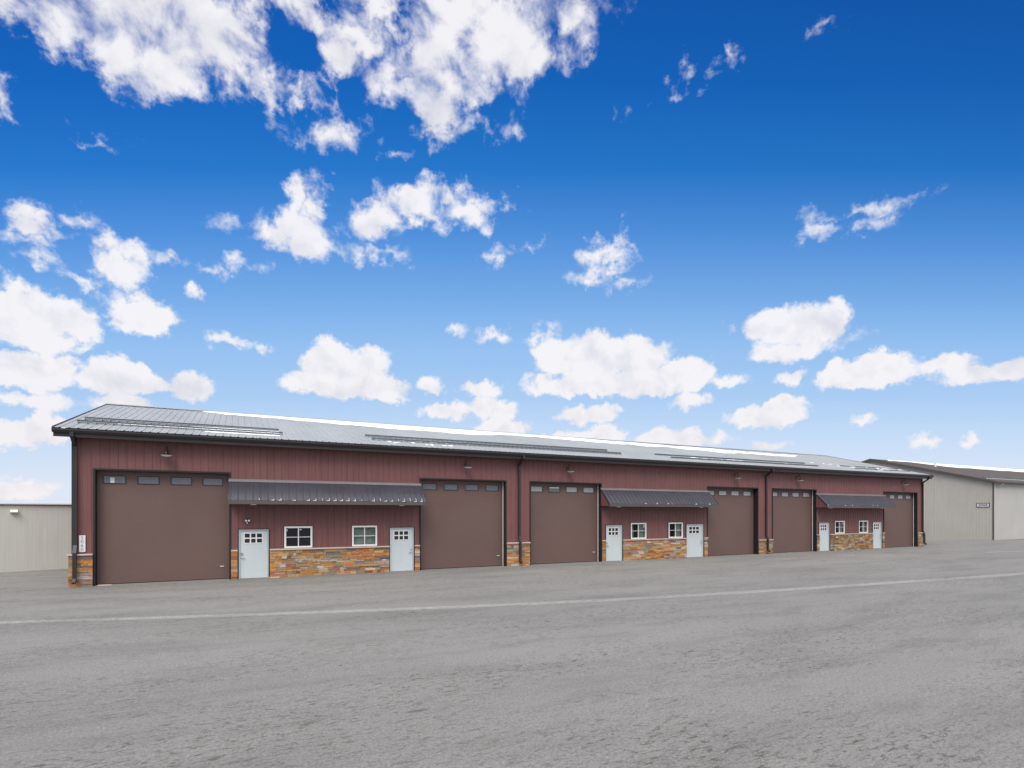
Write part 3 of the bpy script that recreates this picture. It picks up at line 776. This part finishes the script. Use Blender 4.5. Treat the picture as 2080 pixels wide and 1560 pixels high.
# awnings
def awning(x):
    x0, x1 = x+5.09, x+13.07; D = .80; zt, zf = 4.02, 3.21; zb = 3.05
    sl = MB()
    def pt(s, h, t):
        n = math.hypot(D, zt-zf); return (s, -.06-D*(1-t)*1.0 - h*(zt-zf)/n + .0, zf+(zt-zf)*t + h*D/n)
    ribbed(sl, x0-.03, x1+.03, 0, 1, pt, .014)
    aw = sl.build('awning', MT['awning'], red)
    fl = MB(); fl.prism([(-.021, zt+.075), (-.021, zt-.02), (-.12, zt-.06), (-.135, zt-.045), (-.045, zt+.05), (-.045, zt+.075)], 0, x0-.03, x1+.03); fl.build('awning_flashing', MT['flash'], aw)
    fa = MB(); fa.box(x0-.03, x1+.03, -.06-D-.02, -.06-D+.015, zb, zf-.006); fa.build('awning_fascia', MT['brown_trim'], aw)
    so = MB(); so.box(x0, x1, -.06-D+.016, -.022, zb+.01, zb+.03); so.build('awning_soffit', MT['dark'], aw)
    for xc in (x0, x1):
        ck = MB()
        a = xc-.012; e = xc+.012
        ck.prism([(-.022, zb+.031), (-.06-D+.016, zb+.031), (-.06-D+.016, zf-.008), (-.06, zt-.02), (-.022, zt-.02)], 0, a, e)
        for k in range(1, 3):
            yy = -.06-D*k/3.2; ck.box(a-.012, e+.012, yy-.015, yy+.015, zb+.032, zf+(zt-zf)*(1-k/3.2)-.05)
        ck.build('awning_cheek', MT['red'], aw)
        rk = MB(); rk.prism([(-.06-D-.02, zf-.05), (-.06-D-.02, zf+.03), (-.06, zt+.03), (-.06, zt-.05)], 0, xc-.045 if xc == x0 else xc+.031, xc-.031 if xc == x0 else xc+.045); rk.build('awning_rake', MT['awning'], aw)
    for xl in (x+5.96, x+12.06):
        l = MB(); l.lathe((xl, -.50, zb-.028), [(.0, 0), (.09, 0), (.115, .02), (.115, .037)], 20); l.build('soffit_light', MT['lens'], aw)
for b in BAYS: awning(b['x'])
fr = MB()  # white strips: snow melt plus rib highlights painted as thin geometry
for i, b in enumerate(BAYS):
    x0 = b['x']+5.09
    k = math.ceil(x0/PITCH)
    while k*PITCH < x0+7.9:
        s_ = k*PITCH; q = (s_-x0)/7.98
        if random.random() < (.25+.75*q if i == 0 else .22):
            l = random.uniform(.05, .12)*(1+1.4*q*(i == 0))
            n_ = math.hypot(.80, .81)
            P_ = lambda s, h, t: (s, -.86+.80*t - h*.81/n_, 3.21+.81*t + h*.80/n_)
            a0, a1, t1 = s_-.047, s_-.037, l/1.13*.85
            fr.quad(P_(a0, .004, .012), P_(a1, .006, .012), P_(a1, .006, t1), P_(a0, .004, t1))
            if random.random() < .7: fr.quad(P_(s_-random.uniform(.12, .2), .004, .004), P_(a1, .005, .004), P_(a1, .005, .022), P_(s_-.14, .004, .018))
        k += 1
tag(fr.build('snow', MT['snow']), 'thin lines of frost with painted rib highlights at the lower edge of the awnings', 'frost_glint', None, 'stuff')

# bits of ice and concrete at the foot of the first door
def slab(name, poly, h, m):
    b = MB(); b.prism(poly, 2, .002, h); return b.build(name, m)
tag(slab('concrete_sill', [(.73, -.10), (1.18, -.05), (1.14, .1), (.73, .2)], .022, MT['cap']), 'small white concrete lip at the left foot of the first overhead door', 'sill')
tag(slab('concrete_pad', [(6.56, -.12), (6.95, -.17), (6.98, -.09), (6.62, -.05)], .03, MT['cap']), 'small white lump at the right foot of the first white entry door', 'lump')

# ------------------------------------------------------------------ wall lamps over the overhead doors
LAMP = [(2.94, 'black barn lamp above the nearest and largest looking brown overhead door'),
        (15.36, 'black barn lamp above the second brown overhead door, right of the long nearest awning'),
        (W+2.93, 'black barn lamp just right of the first mid-wall downspout'),
        (W+15.40, 'black barn lamp just left of the second mid-wall downspout'),
        (2*W+3.05, 'black barn lamp just right of the second mid-wall downspout'),
        (2*W+15.45, 'black barn lamp at the far right end, above the farthest overhead door')]
def make_lamp():
    r = empty('wall_lamp')
    m = MB(); m.tube([(0, -.002, .10), (0, -.03, .10)], .075, seg=18); m.build('back_plate', MT['lamp_black'], r)
    pts = [(0, -.03, .10)]+[(0, -.17-.14*math.cos(math.pi*(1-k/8)), .12+.16*math.sin(math.pi*k/8)) for k in range(9)]+[(0, -.31, .06)]
    m = MB(); m.tube(pts, .014, seg=8); m.build('arm', MT['lamp_black'], r)
    m = MB(); m.lathe((0, -.31, 0), [(.001, .10), (.05, .10), (.058, .02), (.085, -.015), (.19, -.05), (.20, -.062)], 28); m.lathe((0, -.31, 0), [(.001, .09), (.045, .09), (.05, .01), (.19, -.057)], 28); m.build('shade', MT['lamp_black'], r, True)
    m = MB(); m.lathe((0, -.31, -.062), [(.001, -.062), (.08, -.056), (.15, -.036), (.192, -.006), (.196, .004)], 28); m.build('lens', MT['lens'], r, True)
    return r
proto = make_lamp()
def copy_tree(o, parent=None):
    c = o.copy(); COL.objects.link(c)
    if parent: c.parent = parent
    for ch in list(o.children): copy_tree(ch, c)
    return c
for i, (x, lab) in enumerate(LAMP):
    o = proto if i == 0 else copy_tree(proto)
    o.location = (x, -.021, 4.98)
    tag(o, lab, 'lamp', 'barn lamps above the overhead doors')

# small round fixture over the first entry door
fx = tag(empty('twin_spotlight', (5.75, -.02, 2.37)), 'small round black fixture with two white heads above the first entry door', 'light')
m = MB(); m.tube([(0, 0, 0), (0, -.04, 0)], .115, seg=20); m.build('base', MT['lamp_black'], fx)
for sx in (-.05, .05):
    m = MB(); m.tube([(sx, -.04, .02), (sx*1.05, -.10, .015)], [.036, .042], seg=14); m.build('head', MT['lens'], fx)
m = MB(); m.tube([(-.015, -.04, -.075), (-.015, -.075, -.08)], .026, seg=12); m.build('sensor', MT['lens'], fx)

# ------------------------------------------------------------------ lettering
def lettering(txt, size, m, parent, loc, rot, name='lettering', spacing=1.0, sx=1.0):
    cu = bpy.data.curves.new(name, 'FONT'); cu.body = txt; cu.size = size; cu.align_x = 'CENTER'; cu.align_y = 'CENTER'
    cu.extrude = .003; cu.offset = size*.008; cu.space_character = spacing
    t = bpy.data.objects.new('t', cu); COL.objects.link(t)
    dg = bpy.context.evaluated_depsgraph_get(); me = bpy.data.meshes.new_from_object(t.evaluated_get(dg)); me.name = name
    bpy.data.objects.remove(t)
    me.materials.clear(); me.materials.append(m)
    o = bpy.data.objects.new(name, me); COL.objects.link(o); o.parent = parent; o.location = loc; o.rotation_euler = rot; o.scale = (sx, 1, 1)
    return o
pl = tag(empty('number_plaque', (.285, -.035, 1.575)), 'narrow white vertical number plaque 5060 above the corner stone pier', 'sign')
m = MB(); m.box(-.095, .095, -.012, 0, -.305, .305); m.build('plate', MT['sign_white'], pl)
for k, ch in enumerate('5060'):
    lettering(ch, .165, MT['sign_grey'], pl, (0, -.0145, .215-.143*k), (R(90), 0, 0), 'numeral')

# ------------------------------------------------------------------ pale tan building on the left
A = (-4.27, 7.55); B = (-2.0, 8.40)
ang = math.atan2(B[1]-A[1], B[0]-A[0])
lb = tag(empty('tan_building', (A[0], A[1], 0), ang), 'low plain pale tan metal building behind the left corner', 'building')
m = MB(); ribbed(m, -14, 3.0, 0, 3.06, lambda s, h, z: (s, -h, z), .0012); m.build('wall', MT['tan_left'], lb)
m = MB(); m.quad((3.0, 0, 0), (3.0, 5, 0), (3.0, 5, 2.9), (3.0, 0, 3.06)); m.quad((-14, 0, 0), (-14, 5, 0), (-14, 5, 2.9), (-14, 0, 3.06)); m.quad((-14, 5, 0), (3, 5, 0), (3, 5, 2.9), (-14, 5, 2.9)); m.build('side_wall', MT['tan_left'], lb)
m = MB(); m.prism([(-.10, 3.10), (-.10, 3.15), (5.1, 2.97), (5.1, 2.92)], 0, -14.1, 3.06); m.build('roof', MT['white'], lb)
m = MB(); m.box(-14.05, 3.03, -.05, -.014, 3.055, 3.098); m.build('eave_trim', MT['brown_trim'], lb)
o = tag(empty('wall_pack', (A[0], A[1], 0), ang), 'small white wall light under the eave of the tan building', 'light')
m = MB(); m.prism([(-.014, 2.70), (-.014, 2.86), (-.10, 2.84), (-.19, 2.74), (-.17, 2.72)], 0, .34, .60); m.build('housing', MT['white'], o)
m = MB(); m.box(.36, .58, -.15, -.03, 2.69, 2.709); m.build('lens', MT['lens'], o)

# ------------------------------------------------------------------ gable building on the right
GX, GY = 72.86, 2.75
HW = 11.83; GE, GR = 5.84, 9.02; GS = (GR-GE)/HW; GL = 60
gbld = tag(empty('gable_building', (GX, GY, 0)), 'grey beige metal building with brown roof beyond the right end', 'building')
gtop = lambda s: GE+GS*min(s, 2*HW-s)
m = MB(); ribbed(m, 0, 2*HW, -2, gtop, lambda s, h, z: (-h, s, z), .016); m.build('gable_wall', MT['beige'], gbld)
m = MB(); ribbed(m, 0, GL, -.2, GE-.02, lambda s, h, z: (s, -h, z), .019); m.build('front_wall', MT['beige_front'], gbld)
m = MB(); m.quad((0, 2*HW, -2), (GL, 2*HW, -2), (GL, 2*HW, GE), (0, 2*HW, GE)); m.quad((GL, 0, -2), (GL, 2*HW, -2), (GL, HW, GR-.05), (GL, 0, GE)); m.build('rear_wall', MT['beige'], gbld)
m = MB()
def groof(s, h, t): return (s, -.28+(HW+.28)*t - h*.26, GE-.28*GS+.10+(GR-GE+.28*GS)*t + h)
def groofb(s, h, t):
    p = groof(s, h, t); return (p[0], 2*HW-p[1], p[2])
ribbed(m, -.25, GL, 0, 1, groof, .022); ribbed(m, -.25, GL, 0, 1, groofb, .022)
groof_o = m.build('roof', MT['brown_roof'], gbld)
m = MB(); e = GE-.28*GS+.10
m.prism([(-.30, e+.03), (HW, GR+.135), (2*HW+.30, e+.03), (2*HW+.30, e-.22), (HW, GR-.12), (-.30, e-.22)], 0, -.30, -.25); m.build('rake_trim', MT['brown_trim'], groof_o)
m = MB(); m.box(-.28, GL, -.42, -.281, e-.16, e-.01); m.box(-.25, GL, -.28, -.02, e-.17, e-.15); m.build('gutter', MT['brown_trim'], gbld)
m = MB(); m.box(-.045, .05, -.045, .06, -.2, GE-.02); m.build('corner_trim', MT['brown_trim'], gbld)
m = MB(); m.tube([(1.0, -.35, e-.1), (1.0, -.35, e-.3), (.9, -.1, e-.5)], .05, seg=8); m.build('gutter_elbow', MT['beige_front'], gbld)
m = MB(); m.tube([(6.3, 8.2, GE+GS*8.2), (6.3, 8.2, GE+GS*8.2+.55)], .10, seg=10); m.build('vent_pipe', MT['white'], gbld)
m = MB()
for y in (1.3,):
    zz = groof(0, 0, (y+.28)/(HW+.28))[2]
    m.box(1, GL-1, y-.03, y+.03, zz+.08, zz+.14)
    x = 1.1
    while x < GL-1: m.box(x-.05, x+.05, y-.05, y+.03, zz, zz+.081); x += .54
m.build('snow_rail', MT['rail'], groof_o)
sm = MB()
gxyz = lambda x, y, h: groof(x, h, (y+.28)/(HW+.28))
xs = [2+i*.4 for i in range(int((GL-3)/.4))]
snow_sheet(sm, xs, lambda x: HW-.15-.4*abs(fb1(x, .12)), lambda x: min(HW-.2, HW-.6-2.6*sstep(4, 14, x)+1.6*fb1(x, .25)), .06, gxyz)
x = 1.1
while x < GL-1:
    snow_sheet(sm, [x+.14+.24*i/6 for i in range(7)], lambda q: 1.22, lambda q: 1.04, .07, gxyz); x += .54
s_o = sm.build('snow', MT['snow'], smooth=True, loc=(GX, GY, 0)); tag(s_o, 'thin melting snow along the brown roof of the gable building', 'snow', None, 'stuff')
sg = tag(empty('number_sign', (GX-.03, 3.59, 3.50)), 'white number sign 5068 with black border on the grey gable wall', 'sign')
m = MB(); m.box(-.012, 0, -.50, .50, -.17, .17); m.build('plate', MT['sign_white'], sg)
m = MB()
m.box(-.03, .01, -.54, .54, .17, .21); m.box(-.03, .01, -.54, .54, -.21, -.17); m.box(-.03, .01, -.54, -.50, -.17, .17); m.box(-.03, .01, .50, .54, -.17, .17); m.build('border', MT['black'], sg)
lettering("5068", .33, MT['sign_ink'], sg, (-.0155, 0, 0), (R(90), 0, -R(90)), 'lettering', 1.05, 1.12)
